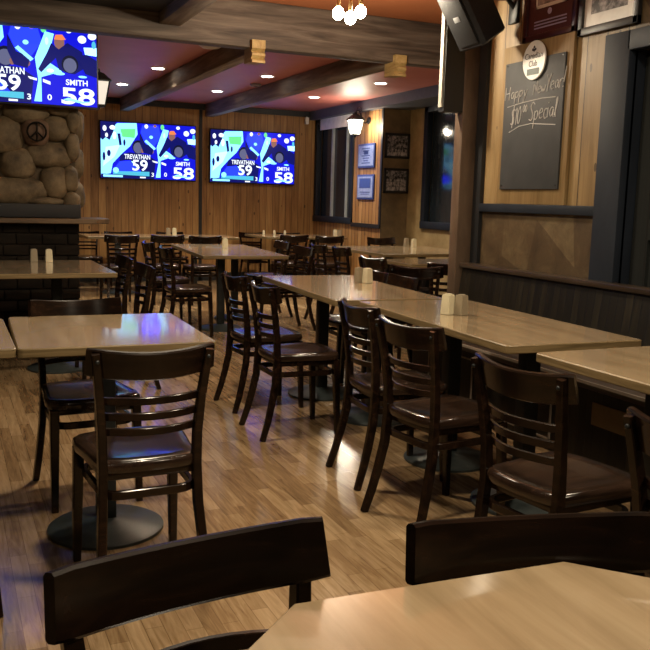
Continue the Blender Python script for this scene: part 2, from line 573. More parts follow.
# ceilings
struct('ceiling', MB().box((-2.8, 7.3, CB), (XP+.2, YB+.15, CB+.06)), M['ceiling_glow'])
struct('ceiling_front', MB().box((1.75, -3.2, CF), (XP+.2, 7.3, CF+.06)), M['ceiling'])
struct('ceiling_left', MB().box((-2.8, -3.2, 2.86), (1.75, 7.2, CF+.06)), M['ceiling_black'])
struct('trim_7', MB().box((-2.8, 7.2, 2.66), (XP, 7.36, CF), bev=.012), M['beam'])
struct('trim_8', MB().box((1.66, 4.0, 2.77), (1.84, 7.2, CF), bev=.01), M['joist'])
for n, x in (('trim_9', 2.58), ('trim_10', 3.93)):
    struct(n, MB().box((x-.07, 7.36, 2.645), (x+.07, YB-.05, CB), bev=.012), M['joist'])
struct('trim_11', MB().box((XF-.14, YJ-1.9, 2.70), (XF+.05, YB-.05, CB)), M['soffit_lit'])
struct('trim_12', MB().box((XF+.05, 5.7, 2.70), (XP, YJ, CB)), M['soffit_lit'])
# post at the end of the right wall
struct('trim_13', MB().box((3.45, 5.365, 0), (3.60, 5.47, CF), bev=.008), M['post'])
struct('trim_14', MB().box((3.29, 5.37, 2.03), (3.45, 5.44, CF)), M['black_trim'])
struct('trim_15', MB().box((3.275, 5.385, 2.06), (3.29, 5.425, CF)), M['led'])

# windows
def window(name, x, y0, y1, z0, z1, mull, shade):
    fr = MB()
    w = .10
    fr.box((x-.03, y0, z0), (x+.06, y0+w, z1), bev=.006).box((x-.03, y1-w, z0), (x+.06, y1, z1), bev=.006)
    fr.box((x-.03, y0, z1-.09), (x+.06, y1, z1), bev=.006).box((x-.04, y0, z0-.01), (x+.06, y1, z0+.09), bev=.006)
    f = fr.build(name, M['navy'])
    f['kind'] = 'structure'
    g = MB().box((x+.07, y0+w-.01, z0+.08), (x+.085, y1-w+.01, z1-.08)).build('window_glass', M['window_dark'], f)
    s = MB()
    for q, tk in mull:
        s.box((x+.03, q-tk/2, z0+.09), (x+.07, q+tk/2, z1-.09))
    s.build('window_sash', M['sash'], f)
    if shade:
        MB().box((x-.05, shade[0], shade[2]), (x-.032, shade[1], shade[3]), bev=.004).build('roller_shade', M['shade'], f)
    return f
window('window_1', XF, 12.06, 13.56, 1.02, 2.72, ((12.97, .04), (12.42, .012)), (12.09, 13.3, 2.52, 2.70))
window('window_2', XP, 8.7, 10.66, 1.02, 2.72, ((9.7, .05),), None)
# things glimpsed through the side window: small lit signs outside
SX = XP+.2
# ------------------------------------------------------------------ ceiling fittings
where = ['left of the timber joists, nearer of the pair', 'left of the timber joists, close to the back wall', 'between the two timber joists, nearer one', 'between the two timber joists, close to back wall',
         'right of the right joist, nearer one', 'right of the right joist, above the window corner']
DL = [(2.32, 10.12), (2.23, 11.84), (3.62, 9.99), (3.53, 11.78), (5.03, 9.73), (4.92, 11.59)]
for (x, y), wtxt in zip(DL, where):
    t = thing('downlight', 'round lit downlight in red ceiling ' + wtxt, 'downlight', (x, y, CB), 0, 'downlights in the red ceiling')
    MB().lathe([(.095, 0), (.088, -.006), (.07, -.006)], 28).build('trim_ring', M['white'], t)
    MB().lathe([(.068, -.009), (.07, 0)], 28).build('lens', M['disc'], t)
    lamp('downlight_lamp', 'SPOT', (x, y, CB-.03), 150, NEUT, .05, (0, 0, 0), 112, .8)
for x, y, p in ((1.95, 8.7, 60), (5.0, 8.0, 75), (0.8, 10.6, 60), (3.3, 8.3, 65)):
    lamp('downlight_lamp', 'SPOT', (x, y, CB-.03), p, NEUT, .05, (0, 0, 0), 125, .8)
t = thing('smoke_detector', 'small round smoke detector on the ceiling between the two timber joists', 'smoke detector', (3.74, 10.76, CB))
MB().lathe([(.06, -.03), (.075, -.012), (.075, 0)], 24).build('housing', M['vent'], t)
MB().lathe([(.02, -.034), (.03, -.028)], 16).build('sensor', M['black'], t)
t = thing('ceiling_dome', 'pale unlit dome fitting on ceiling just behind the big crossbeam', 'ceiling lamp', (2.36, 8.1, CB))
MB().lathe([(.02, -.075), (.08, -.065), (.125, -.035), (.135, -.01)], 28).build('dome', M['dome'], t)
MB().lathe([(.14, -.012), (.145, 0)], 28).build('ring', M['brass'], t)
t = thing('security_camera', 'small white security camera at the top of the back right corner', 'camera', (5.62, 13.53, 2.75))
MB().box((-.03, -.03, -.12), (.03, .03, -.01), bev=.008).build('housing', M['white'], t)
MB().lathe([(.015, -.01), (.015, .002)], 12).build('mount', M['white'], t)
MB().box((-.012, .02, -.07), (.012, .066, -.04)).build('bracket', M['white'], t)
t = thing('air_vent', 'grey rectangular air vent in the black ceiling at upper left', 'vent', (.45, 6.9, 2.86))
MB().box((-.3, -.2, -.02), (.3, .2, 0), bev=.004).build('vent_frame', M['vent'], t)
b = MB()
for k in range(9):
    b.box((-.27, -.17+k*.04, -.026), (.27, -.155+k*.04, -.012))
b.build('louvre', M['vent'], t)

# joist ends poking out under the crossbeam, with stepped sawn faces
for x, lb in ((2.51, 'notched pale timber block under crossbeam at the left joist end'), (3.90, 'notched pale timber block under crossbeam at the right joist end')):
    b = MB()
    prof = [(0, 2.53), (.05, 2.53), (.05, 2.55), (.025, 2.565), (.05, 2.59), (.05, 2.61), (.025, 2.625), (.05, 2.65), (.05, 2.72), (0, 2.72)]
    n = len(prof)
    vs = [(x+sx*.06, 7.2-py, pz) for sx in (-1, 1) for py, pz in prof]
    b.add(vs, [tuple(range(n)), tuple(range(2*n-1, n-1, -1))]+[(i, (i+1) % n, n+(i+1) % n, n+i) for i in range(n)])
    b.box((x-.06, 7.2, 2.54), (x+.06, 7.36, 2.662))
    tag(b.build('joist_block', M['block'], None, 20), lb, 'beam end', 'joist end blocks')

# chandelier
t = thing('chandelier', 'brass hanging lamp with three bare glowing bulbs before the crossbeam', 'lamp', (2.68, 5.7, CF))
MB().lathe([(.07, -.03), (.09, -.01), (.09, 0)], 24).tube([(0, 0, -.02), (0, 0, -.12)], .012).build('canopy', M['brass'], t)
for k, (dx, dy, dz) in enumerate(((-.085, .01, -.362), (-.005, -.02, -.39), (.085, .0, -.335))):
    st = MB().tube([(0, 0, -.1), (dx*.5, dy*.5, -.16), (dx*.95, dy*.95, dz+.11), (dx, dy, dz+.05)], [.008, .008, .012, .016]).build('arm', M['brass'], t)
    MB().ball((dx, dy, dz), (.042, .042, .048)).build('bulb', M['bulb'], t)
    lamp('bulb_lamp', 'POINT', (2.68+dx, 5.7+dy, CF+dz-.09), 30, WARM, .04)

# ------------------------------------------------------------------ televisions
def screen_art(b, w, h, dy):
    """paint the broadcast picture as flat glowing shapes on the panel; u to the right, v down, 0..1"""
    lay = [0]
    def P(u, v, k):
        return ((u-.5)*w, -dy-.0004*k, (.5-v)*h)
    def poly(pts, mi):
        lay[0] += 1
        b.add([P(u, v, lay[0]) for u, v in pts], [tuple(range(len(pts)))], mi)
    def ell(u, v, ru, rv, mi, n=18):
        poly([(u+ru*math.cos(2*math.pi*i/n), v+rv*math.sin(2*math.pi*i/n)) for i in range(n)], mi)
    def txt(s, u, v, size, wd, mi):
        lay[0] += 1
        b.text(s, size*h, oriented(P(u, v, lay[0]), (1, 0, 0), (0, 0, 1)), mi, 0, wd*w, .022)
    BL, NV, RY, CY, PA, GR, WH, GY, DK, OR, SK, TE = range(12)
    poly([(0, 0), (1, 0), (1, 1), (0, 1)], BL)
    poly([(0, .28), (.17, .02), (.37, 0), (.38, .2), (.30, .42), (.22, .55), (.12, .74), (.1, .92), (0, .95)], CY)
    poly([(.05, .45), (.2, .4), (.14, .62), (.02, .8)], PA)
    poly([(.2, .12), (.36, .10), (.35, .27), (.22, .26)], GR)
    poly([(0, 0), (.16, 0), (.13, .17), (.09, .33), (.05, .28), (.02, .33), (0, .3)], NV)
    for u, v, a, c in ((.04, .12, .02, .05), (.12, .1, .03, .04), (.14, .24, .02, .07), (.06, .24, .015, .04)):
        ell(u, v, a, c, WH)
    poly([(.17, .2), (.2, .2), (.215, .4), (.19, .42)], NV)
    poly([(.38, 0), (.62, 0), (.66, .2), (.58, .42), (.54, .58), (.44, .55), (.40, .3)], BL)
    poly([(.43, .03), (.60, .03), (.63, .22), (.55, .42), (.46, .36), (.41, .16)], RY)
    poly([(.45, .32), (.47, .29), (.57, .44), (.55, .47)], CY)
    poly([(.58, .42), (.65, .08), (.71, .10), (.69, .25), (.66, .45), (.75, .55), (.78, .62), (.66, .64), (.64, .8), (.62, .97), (.57, .97), (.60, .7)], CY)
    ell(.745, .2, .035, .09, SK)
    poly([(.71, .17), (.72, .11), (.765, .10), (.79, .16), (.76, .17)], OR)
    poly([(.69, .22), (.74, .29), (.80, .20), (.90, .30), (.92, .5), (.84, .6), (.74, .55), (.72, .40), (.62, .60), (.60, .56), (.66, .35)], NV)
    ell(.81, .045, .02, .03, WH)
    ell(.90, .14, .03, .05, WH)
    ell(.97, .09, .03, .045, WH)
    poly([(.91, .24), (1, .23), (1, .34), (.92, .33)], PA)
    ell(.385, .43, .062, .125, DK)
    ell(.385, .445, .052, .10, GY)
    ell(.43, .49, .018, .045, SK)
    poly([(.2, .58), (.3, .53), (.48, .56), (.57, .66), (.55, .97), (.16, .97)], NV)
    ell(.815, .47, .058, .115, DK)
    ell(.815, .485, .046, .095, GY)
    poly([(.62, .66), (.74, .58), (.92, .6), (1, .68), (1, 1), (.62, 1)], BL)
    poly([(.53, .66), (.59, .68), (.59, .71), (.54, .69)], WH)
    poly([(.63, .68), (.68, .71), (.68, .75), (.63, .72)], WH)
    poly([(.13, .84), (.19, .70), (.30, .68), (.38, .80), (.42, .9), (.14, .9)], RY)
    poly([(.31, .69), (.33, .69), (.40, .8), (.38, .82)], PA)
    for u, v, a, c, mi in ((.47, .05, .02, .04, WH), (.56, .04, .02, .03, SK), (.64, .05, .02, .05, GR), (.66, .2, .012, .05, PA), (.98, .2, .015, .05, TE), (.93, .4, .02, .03, NV), (.97, .52, .02, .05, NV),
                        (.52, .24, .02, .03, CY), (.53, .50, .018, .04, SK), (.68, .57, .025, .025, WH), (.74, .6, .04, .02, CY), (.90, .62, .03, .015, CY), (.08, .56, .02, .06, NV), (.03, .62, .015, .08, NV), (.24, .36, .012, .06, NV)):
        ell(u, v, a, c, mi, 10)
    poly([(.40, .16), (.46, .36), (.55, .42), (.53, .56), (.44, .53), (.40, .36)], NV)
    poly([(.45, .32), (.47, .29), (.57, .44), (.55, .47)], CY)
    poly([(.86, .36), (.93, .33), (1, .4), (1, .62), (.92, .58)], NV)
    txt('TREVATHAN', .375, .645, .115, .27, WH)
    txt('59', .40, .85, .27, .16, WH)
    txt('SMITH', .86, .735, .10, .15, WH)
    txt('58', .865, .975, .29, .23, WH)
    poly([(.12, .88), (.5, .87), (.5, .955), (.12, .955)], TE)
    ell(.15, .86, .03, .05, CY)
    poly([(0, .93), (.55, .955), (.55, 1), (0, 1)], NV)
    poly([(.02, .945), (.22, .95), (.22, .985), (.02, .985)], CY)
    poly([(.40, .965), (.46, .965), (.46, .99), (.40, .99)], WH)
    txt('3', .535, .955, .1, .026, WH)
    txt('0', .672, .945, .1, .03, WH)
    poly([(.76, .93), (.8, .9), (.9, .94), (.98, .93), (.9, .965)], CY)

SMATS = [M[k] for k in ('s_blue', 's_navy', 's_royal', 's_cyan', 's_pale', 's_green', 's_white', 's_grey', 's_dark', 's_orange', 's_skin', 's_teal')]
def tv(label, loc, w, h, wallgap):
    t = thing('television', label, 'television', loc, 0, 'wall televisions showing the football game')
    MB().box((-w/2, 0, -h/2), (w/2, .05, h/2), bev=.006).build('casing', M['black'], t)
    b = MB()
    screen_art(b, w-.03, h-.035, .0015)
    b.build('screen', SMATS, t, 0)
    MB().box((-.16, .05, -.12), (.16, .05+wallgap, .12)).build('wall_mount', M['iron'], t)
    return t
tv('left television of two on the pine back wall, showing a football huddle in blue', (2.95, YB-.10, 2.05), 1.51, .88, .05)
tv('right television of two on the pine back wall, beside the dark corner window', (4.67, YB-.10, 2.035), 1.48, .86, .05)
tv('big television hung on the stone chimney above the fireplace, cut by picture edge', (.645, 7.84, 2.455), 1.25, .69, .15)

# ------------------------------------------------------------------ fireplace
FP = thing('fireplace', 'fieldstone chimney and fireplace with black mantel at left', 'fireplace', (0, 8.0, 0))
fx0, fx1 = -1.3, 1.12
MB().box((fx0, .06, 1.14), (fx1-.03, 1.1, 2.80)).build('chimney_core', M['mortar'], FP)
b = MB()
rnd = random.Random(5)
def boulder(c, r, seed, mi=0):
    bm = bmesh.new()
    bmesh.ops.create_icosphere(bm, subdivisions=3, radius=1)
    for v in bm.verts:
        q = v.co.copy()
        k = 1+.13*noise.noise(q*1.3+Vector((seed*3.1, seed, 0)))+.05*noise.noise(q*3.5+Vector((seed, 0, seed*2)))
        # a squarish stone
        q = Vector([math.copysign(abs(x)**.8, x) for x in q])
        v.co = Vector((q.x*r[0]*k+c[0], q.y*r[1]*k+c[1], q.z*r[2]*k+c[2]))
    b.bm(bm, mi)
ST = [(.93, 1.94, .125, .11), (.87, 1.70, .20, .115), (.91, 1.47, .135, .15), (.60, 1.62, .155, .14), (.56, 1.385, .30, .12), (.50, 1.86, .16, .16),
      (.68, 2.07, .20, .10), (.98, 2.13, .14, .09), (1.04, 1.50, .075, .12), (1.06, 1.78, .07, .13), (1.07, 2.02, .06, .12), (1.05, 1.30, .08, .09), (.82, 1.30, .17, .04),
      (.35, 1.62, .11, .15), (.22, 1.40, .2, .13), (.17, 1.68, .15, .17), (.22, 2.0, .2, .16), (.33, 2.15, .18, .1), (-.1, 1.9, .16, .18), (-.15, 1.55, .18, .18), (-.2, 2.2, .2, .12),
      (1.03, 2.32, .1, .12), (.75, 2.33, .2, .15), (.4, 2.38, .2, .14), (.0, 2.42, .2, .13), (.9, 2.6, .2, .14), (.5, 2.65, .2, .13), (.1, 2.68, .2, .12), (-.5, 1.6, .2, .2), (-.5, 2.05, .2, .22), (-.9, 1.8, .2, .25), (-.6, 2.5, .22, .2), (-1.0, 2.35, .2, .2), (-.9, 1.4, .25, .16)]
for i, (x, z, rx, rz) in enumerate(ST):
    boulder((x, .07, z), (rx, .10, rz), i)
for i, (y, z, rz, ry) in enumerate(((.25, 1.35, .13, .15), (.3, 1.65, .15, .18), (.25, 1.98, .16, .14), (.3, 2.3, .15, .17), (.6, 1.5, .2, .16), (.62, 1.9, .2, .17), (.6, 2.3, .18, .2), (.95, 1.6, .2, .16), (.95, 2.1, .22, .16), (.4, 2.6, .14, .2))):
    boulder((fx1-.01, y, z), (.09, ry, rz), i+50)
b.build('stonework', M['stone'], FP, 60)
b = MB()
boulderc = (.755, -.0, 1.90)
boulder((.755, .05, 1.90), (.125, .10, .125), 91)
eb = b.build('peace_stone', M['emblem'], FP, 60)
b = MB()
def ringpts(cx, cz, r, y, n=28):
    return [(cx+r*math.cos(2*math.pi*i/n), y, cz+r*math.sin(2*math.pi*i/n)) for i in range(n+1)]
b.tube(ringpts(.755, 1.90, .078, -.065), .0085, 6)
b.tube([(.755, -.07, 1.978), (.755, -.075, 1.822)], .0085, 6)
b.tube([(.755, -.072, 1.90), (.70, -.066, 1.845)], .0085, 6)
b.tube([(.755, -.072, 1.90), (.81, -.066, 1.845)], .0085, 6)
b.build('peace_emblem', M['brick'], eb)
MB().box((fx0, -.05, 1.155), (fx1, .7, 1.275), bev=.008).build('mantel', M['ceiling_black'], FP)
MB().prism([(fx0, -.12), (1.24, -.12), (1.40, .10), (1.40, .5), (fx0, .5)], 1.105, 1.15, bev=.006).build('mantel_shelf', M['shelfwood'], FP)
b = MB()
for r_ in range(11):
    z = .02+r_*.1
    off = (r_ % 2)*.11
    x = fx0-off
    while x < fx1-.02:
        b.box((max(x, fx0), -.0, z), (min(x+.21, fx1-.01), .2, z+.088), bev=.008)
        x += .22
b.box((fx0, .02, 0), (fx1-.02, 1.1, 1.105))
b.build('brick_base', M['brick'], FP)

# ------------------------------------------------------------------ wall lanterns
def lantern(label, loc, rz, glass, power):
    t = thing('wall_lantern', label, 'wall lamp', loc, rz, 'black iron wall lanterns')
    # local: wall at +x side, lamp hangs at origin
    MB().lathe([(.05, 0), (.055, .01), (.05, .02)], 20, mat=Matrix.Translation((.21, 0, .06)) @ Matrix.Rotation(R(90), 4, 'Y')).build('back_plate', M['iron'], t)
    pts = [(.215, 0, .06), (.16, 0, .02), (.11, 0, .04), (.09, 0, .12), (.06, 0, .19), (.02, 0, .20), (0, 0, .165)]
    b = MB().tube(pts, .009, 8)
    cur = [(.06+.035*math.cos(a), 0, .215+.035*math.sin(a)) for a in [R(x) for x in range(-90, 200, 30)]]
    b.tube(cur, .006, 6)
    b.build('bracket', M['iron'], t)
    b = MB()
    sq = lambda h_, z: [(h_, h_, z), (-h_, h_, z), (-h_, -h_, z), (h_, -h_, z)]
    def frust(rs, mi=0):
        vs = [v for h_, z in rs for v in sq(h_, z)]
        k = len(rs)
        b.add(vs, [(i*4+j, i*4+(j+1) % 4, (i+1)*4+(j+1) % 4, (i+1)*4+j) for i in range(k-1) for j in range(4)]+[(3, 2, 1, 0), tuple((k-1)*4+j for j in range(4))], mi)
    frust([(.105, .055), (.105, .065), (.05, .125), (.02, .14), (.015, .17)])
    frust([(.05, -.17), (.06, -.155), (.06, -.148)])
    b.lathe([(.004, -.20), (.018, -.185), (.012, -.17)], 10)
    for sx in (-1, 1):
        for sy in (-1, 1):
            b.tube([(sx*.09, sy*.09, .06), (sx*.056, sy*.056, -.15)], .007, 6)
    b.build('lantern_cage', M['iron'], t)
    b = MB()
    frust([(.053, -.147), (.086, .053)])
    b.build('lantern_glass', glass, t)
    if power:
        for dx, dy in ((-.13, 0), (0, -.13)):
            c, s_ = math.cos(rz), math.sin(rz)
            lamp('lantern_lamp', 'POINT', (loc[0]+dx*c-dy*s_, loc[1]+dx*s_+dy*c, loc[2]-.04), power, NEUT, .04)
    return t
lantern('lit black iron lantern on the pine strip beside the corner window', (XF-.23, 11.58, 2.50), 0, M['lantern_glass'], 15)
lantern('black iron lantern on the chimney side, half hidden by the big television', (1.31, 8.12, 2.33), R(180), M['lantern_dim'], 0)

# ------------------------------------------------------------------ posters and pictures
def poster(label, y0, y1, z0, z1, kind):
    t = thing('poster', label, 'poster', (XF, (y0+y1)/2, (z0+z1)/2), 0, 'pale blue framed posters')
    w, h = abs(y1-y0)/2, (z1-z0)/2
    MB().box((-.025, -w, -h), (-.002, w, h), bev=.004).build('picture_frame', M['blue_dark'], t)
    MB().box((-.028, -w+.03, -h+.03), (-.02, w-.03, h-.03)).build('print', M['blue_print'], t)
    b = MB()
    if kind:
        for i in range(7):
            z = h*.62-i*h*.2
            ww = w*(.5-.12*(i % 3))
            b.box((-.0295, -ww, z-.012), (-.0275, ww, z+.004))
        b.box((-.0295, -.08, h*.1), (-.0275, .06, h*.42))
    else:
        b.box((-.0295, -w*.68, -h*.1), (-.0275, w*.68, h*.7))
        b.box((-.0295, -w*.6, -h*.45), (-.0275, w*.6, -h*.38))
        b.box((-.0295, -w*.5, -h*.6), (-.0275, w*.5, -h*.55))
    b.build('printing', M['blue_dark'], t)
poster('upper pale blue poster on the pine strip, with lines of print', 11.88, 11.33, 1.87, 2.225, 1)
poster('lower pale blue poster on the pine strip, with a dark blue block', 11.88, 11.33, 1.40, 1.77, 0)
def jutpic(label, x0, x1, z0, z1, rows):
    t = thing('picture', label, 'picture', ((x0+x1)/2, YJ, (z0+z1)/2), 0, 'framed black and white pictures on the brown wall')
    w, h = (x1-x0)/2, (z1-z0)/2
    b = MB().box((-w, -.03, -h), (-w+.035, -.002, h), bev=.003).box((w-.035, -.03, -h), (w, -.002, h), bev=.003).box((-w, -.03, h-.035), (w, -.002, h), bev=.003).box((-w, -.03, -h), (w, -.002, -h+.035), bev=.003)
    b.build('picture_frame', M['black'], t)
    MB().box((-w+.03, -.018, -h+.03), (w-.03, -.004, h-.03)).build('photograph', M['photo_dark'], t)
    b = MB()
    r_ = random.Random(rows)
    for k in range(rows):
        for i in range(6):
            x = -w*.7+i*w*.28+r_.uniform(-.01, .01)
            z = -h*.35+k*h*.38
            b.ball((x, -.018, z), (.016, .003, .02), sub=1)
            b.box((x-.024, -.0195, z-.08), (x+.024, -.0165, z-.02))
    b.build('row_of_people', M['photo'], t)
jutpic('upper framed black and white group photograph on the brown plaster wall', 5.835, 6.24, 2.0, 2.36, 1)
jutpic('lower framed dark photograph with pale figures on the brown plaster wall', 5.835, 6.24, 1.50, 1.86, 2)

# chalkboard and pictures on the right wall; local frame: u = toward viewer's right (-y), v = up
def wallmat(y, z, off=0):
    return oriented((XA-off, y, z), (0, -1, 0), (0, 0, 1))
cb = thing('chalkboard', 'chalkboard with handwritten new year special on a pine backing board', 'chalkboard', (XA, 4.74, 1.385))
iv = Matrix.Translation((-XA, -4.74, -1.385))
MB().box((-.03, -.40, 0), (-.002, .325, 1.06), bev=.004).build('backing_board', M['pineboard'], cb)
MB().box((-.045, -.345, .10), (-.03, .275, .945), bev=.002).build('slate', M['slate'], cb)
b = MB()
for y in (-.325, .255):
    for z in (.125, .93):
        b.lathe([(.006, 0), (.006, .003)], 10, mat=Matrix.Translation((-.0455, y, z)) @ Matrix.Rotation(R(-90), 4, 'Y'))
b.build('screw', M['iron'], cb)
G = {'H': [[(0, 0), (0, 1)], [(.6, 0), (.6, 1)], [(0, .5), (.6, .52)]],
     'a': [[(.5, .45), (.25, .55), (.05, .3), (.2, .02), (.45, .15), (.52, .5), (.5, .1), (.62, 0)]],
     'p': [[(0, .5), (-.02, -.4)], [(0, .4), (.25, .55), (.48, .35), (.32, .05), (0, .1)]],
     'y': [[(0, .5), (.2, .05)], [(.5, .55), (.22, .0), (.05, -.42)]],
     'N': [[(0, 0), (0, 1), (.5, 0), (.55, 1)]],
     'e': [[(.05, .28), (.5, .35), (.35, .55), (.1, .48), (.0, .2), (.2, 0), (.5, .1)]],
     'w': [[(0, .5), (.15, 0), (.3, .4), (.45, 0), (.65, .55)]],
     'Y': [[(0, 1), (.25, .5)], [(.6, 1.05), (.25, .5), (.2, -.05)]],
     'r': [[(0, .5), (.02, 0)], [(0, .3), (.2, .55), (.42, .5)]],
     '!': [[(.15, 1.25), (.05, .3)], [(.02, .08), (.02, .0)]],
     '$': [[(.5, .8), (.25, .95), (.02, .75), (.2, .52), (.45, .35), (.35, .05), (0, .12)], [(.25, 1.1), (.25, -.12)]],
     '1': [[(0, .8), (.15, 1), (.15, 0)]],
     '0': [[(.25, 1), (.02, .7), (.02, .3), (.22, 0), (.45, .3), (.47, .7), (.25, 1)]],
     'S': [[(.6, .85), (.3, 1), (.05, .8), (.25, .55), (.5, .35), (.4, .02), (0, .1)]],
     'c': [[(.45, .5), (.2, .55), (.02, .3), (.2, 0), (.48, .1)]],
     'i': [[(0, .5), (.03, 0)], [(0, .72), (.02, .78)]],
     'l': [[(0, .1), (.2, .7), (.22, 1.0), (.08, .95), (.05, .3), (.15, 0)]], ' ': []}
ADV = {'H': .8, 'a': .72, 'p': .62, 'y': .6, 'N': .72, 'e': .6, 'w': .78, 'Y': .62, 'r': .5, '!': .25, '$': .62, '1': .3, '0': .6, 'S': .72, 'c': .56, 'i': .22, 'l': .32, ' ': .3}
b = MB()
DU = .04
def write(s, u, v, sc, slope=0, sx=1, jit=1):
    r_ = random.Random(len(s))
    x = u+DU
    u = x
    for ch in s:
        dv = slope*(x-u)+r_.uniform(-.006, .006)*jit
        for st in G[ch]:
            pts = [(-.0465, -(x+px*sc*sx+.12*py*sc), v+dv+py*sc) for px, py in st]
            # smooth the hand stroke
            for _ in range(2):
                q = [pts[0]]
                for i in range(len(pts)-1):
                    a, c = Vector(pts[i]), Vector(pts[i+1])
                    q += [tuple(a*.75+c*.25), tuple(a*.25+c*.75)]
                pts = q+[pts[-1]]
            b.tube(pts, .0032, 5)
        x += ADV[ch]*sc*sx
    return x
# chalkboard local u: y = -u ; board spans u -.33 .. .335
write('Happy', -.30, .700, .085, .03, .86)
write('New', .005, .715, .085, .03, .72)
write('Year!', .135, .722, .10, .04, .68)
b.tube([(-.0465, .27-DU, .655), (-.0465, .1-DU, .672), (-.0465, -.1-DU, .682), (-.0465, -.235-DU, .678)], .0032, 5)
write('$10', -.225, .530, .12, .02, .62)
write('00', -.095, .60, .05, 0, .8)
write('Special', -.025, .545, .125, .05, .60)
b.tube([(-.0465, .235-DU, .485), (-.0465, .13-DU, .518), (-.0465, 0-DU, .528), (-.0465, -.25-DU, .505)], .0032, 5)
b.build('chalk_writing', M['chalk'], cb)
# oval sign
ov = thing('oval_sign', 'white oval brand sign fixed over the top edge of the chalkboard', 'sign', (XA-.05, 4.69, 2.315))
n = 40
b = MB()
for (ru, rv, x0, x1) in ((.125, .125, 0, -.012),):
    pts = [(.118*math.cos(2*math.pi*i/n), .125*math.sin(2*math.pi*i/n)) for i in range(n)]
    b.prism(pts, 0, .012, bev=.003, mat=oriented((0, 0, 0), (0, -1, 0), (0, 0, 1)))
b.build('oval_plate', M['white'], ov)
b = MB()
b.text('Canadian', .052, oriented((-.013, 0, .012), (0, -1, 0), (0, 0, 1)), 0, .0006, .18)
b.text('Club', .052, oriented((-.013, .005, -.038), (0, -1, 0), (0, 0, 1)), 0, .0006, .085)
for dx, dz in ((0, .082), (.014, .068), (-.014, .068), (0, .062)):
    b.ball((-.013, dx, dz), (.001, .01, .01), sub=1)
b.build('brand_lettering', M['ink'], ov)
MB().box((-.0145, -.062, -.092), (-.0125, .062, -.052)).build('green_label', M['green'], ov)

p1 = thing('picture', 'maroon framed picture with lavender stripes, left of two above the chalkboard', 'picture', (XA, 4.60, 2.445))
b = MB().box((-.035, -.265, 0), (-.003, -.225, .75), bev=.004).box((-.035, .225, 0), (-.003, .265, .75), bev=.004).box((-.035, -.265, 0), (-.003, .265, .04), bev=.004).box((-.035, -.265, .71), (-.003, .265, .75), bev=.004)
b.build('picture_frame', M['frame_maroon'], p1)
MB().box((-.02, -.23, .035), (-.004, .23, .715)).build('mount', M['mat_maroon'], p1)
b = MB().box((-.024, -.15, .20), (-.018, .15, .22)).box((-.024, -.15, .20), (-.018, -.135, .60)).box((-.024, .135, .20), (-.018, .15, .60)).box((-.024, -.15, .585), (-.018, .15, .60))
b.build('slip', M['shade'], p1)
MB().box((-.022, -.136, .215), (-.017, .136, .588)).build('photograph', M['photo'], p1)
b = MB()
for i in range(3):
    b.box((-.0225, -.16-.015*0, .075+i*.02), (-.0195, .16, .083+i*.02))
b.build('stripe_print', M['lav'], p1)
MB().lathe([(.02, 0), (.02, .003)], 20, mat=Matrix.Translation((-.019, .01, .17)) @ Matrix.Rotation(R(-90), 4, 'Y')).build('medallion', M['lav'], p1)
p2 = thing('picture', 'dark framed photograph with white mount above the doorway corner', 'picture', (XA, 4.065, 2.405))
b = MB().box((-.035, -.25, 0), (-.003, -.21, .7), bev=.004).box((-.035, .21, 0), (-.003, .25, .7), bev=.004).box((-.035, -.25, 0), (-.003, .25, .045), bev=.004).box((-.035, -.25, .655), (-.003, .25, .7), bev=.004)
b.build('picture_frame', M['black'], p2)
MB().box((-.02, -.215, .04), (-.004, .215, .66)).build('mount', M['white'], p2)
MB().box((-.022, -.15, .115), (-.017, .15, .58)).build('photograph', M['photo_dark'], p2)

# loudspeaker
sp = thing('loudspeaker', 'black loudspeaker angled down on a wall bracket above the brown post', 'loudspeaker', (3.26, 5.0, 2.40))
th = R(33)
lm = Matrix.Rotation(-th, 4, 'Y') @ Matrix.Rotation(R(6), 4, 'Z')
# local before tilt: front at x=0 looking -x, depth to +x, width along y, height along z
cab = [(0, .115), (0, -.115), (.03, -.13), (.26, -.085), (.26, .085), (.03, .13)]
MB().prism(cab[::-1] if False else [(x, y) for x, y in [(0, -.115), (.03, -.13), (.26, -.085), (.26, .085), (.03, .13), (0, .115)]], 0, .62, bev=.012, mat=lm).build('cabinet', M['vinyl'], sp)
MB().box((-.012, -.10, .03), (.002, .10, .59), bev=.005, mat=lm).build('grille', M['grille'], sp)
MB().box((-.015, -.028, .20), (-.011, .028, .235), bev=.0015, mat=lm).build('badge', M['sash'], sp)
b = MB()
b.tube([tuple(lm @ Vector((.26, 0, .25))), (.26, 0, .36), (.33, 0, .30)], .018, 10)
b.box((.315, -.05, .2), (.338, .05, .42), bev=.004)
b.build('wall_bracket', M['iron'], sp)

# ------------------------------------------------------------------ bench
bn = thing('bench', 'long dark wooden wall bench with upright board back along the right wall', 'bench', (XA, 0, 0))
y0, y1 = -1.2, 5.34
b = MB()
prof = [(-.10, .50), (-.055, .50), (-.02, .915), (-.06, .915)]
pr = [(-.155, .47), (-.10, .47), (-.045, .915), (-.10, .915)]
b.add([(x, y, z) for y in (y0, y1) for x, z in pr], [(0, 1, 2, 3), (7, 6, 5, 4), (0, 3, 7, 4), (1, 5, 6, 2), (3, 2, 6, 7), (0, 4, 5, 1)])
b.build('backrest', M['bench'], bn, 20)
MB().box((-.125, y0, .912), (-.015, y1+.01, .945), bev=.006).build('top_rail', M['bench_trim'], bn)
MB().box((-.56, y0, .435), (-.08, y1, .475), bev=.006).build('seat', M['bench_trim'], bn)
MB().box((-.566, y0, .462), (-.556, y1, .478)).build('seat_edge_highlight', M['bench_pale_line'], bn)  # pale strip stands in for the highlight along the seat front
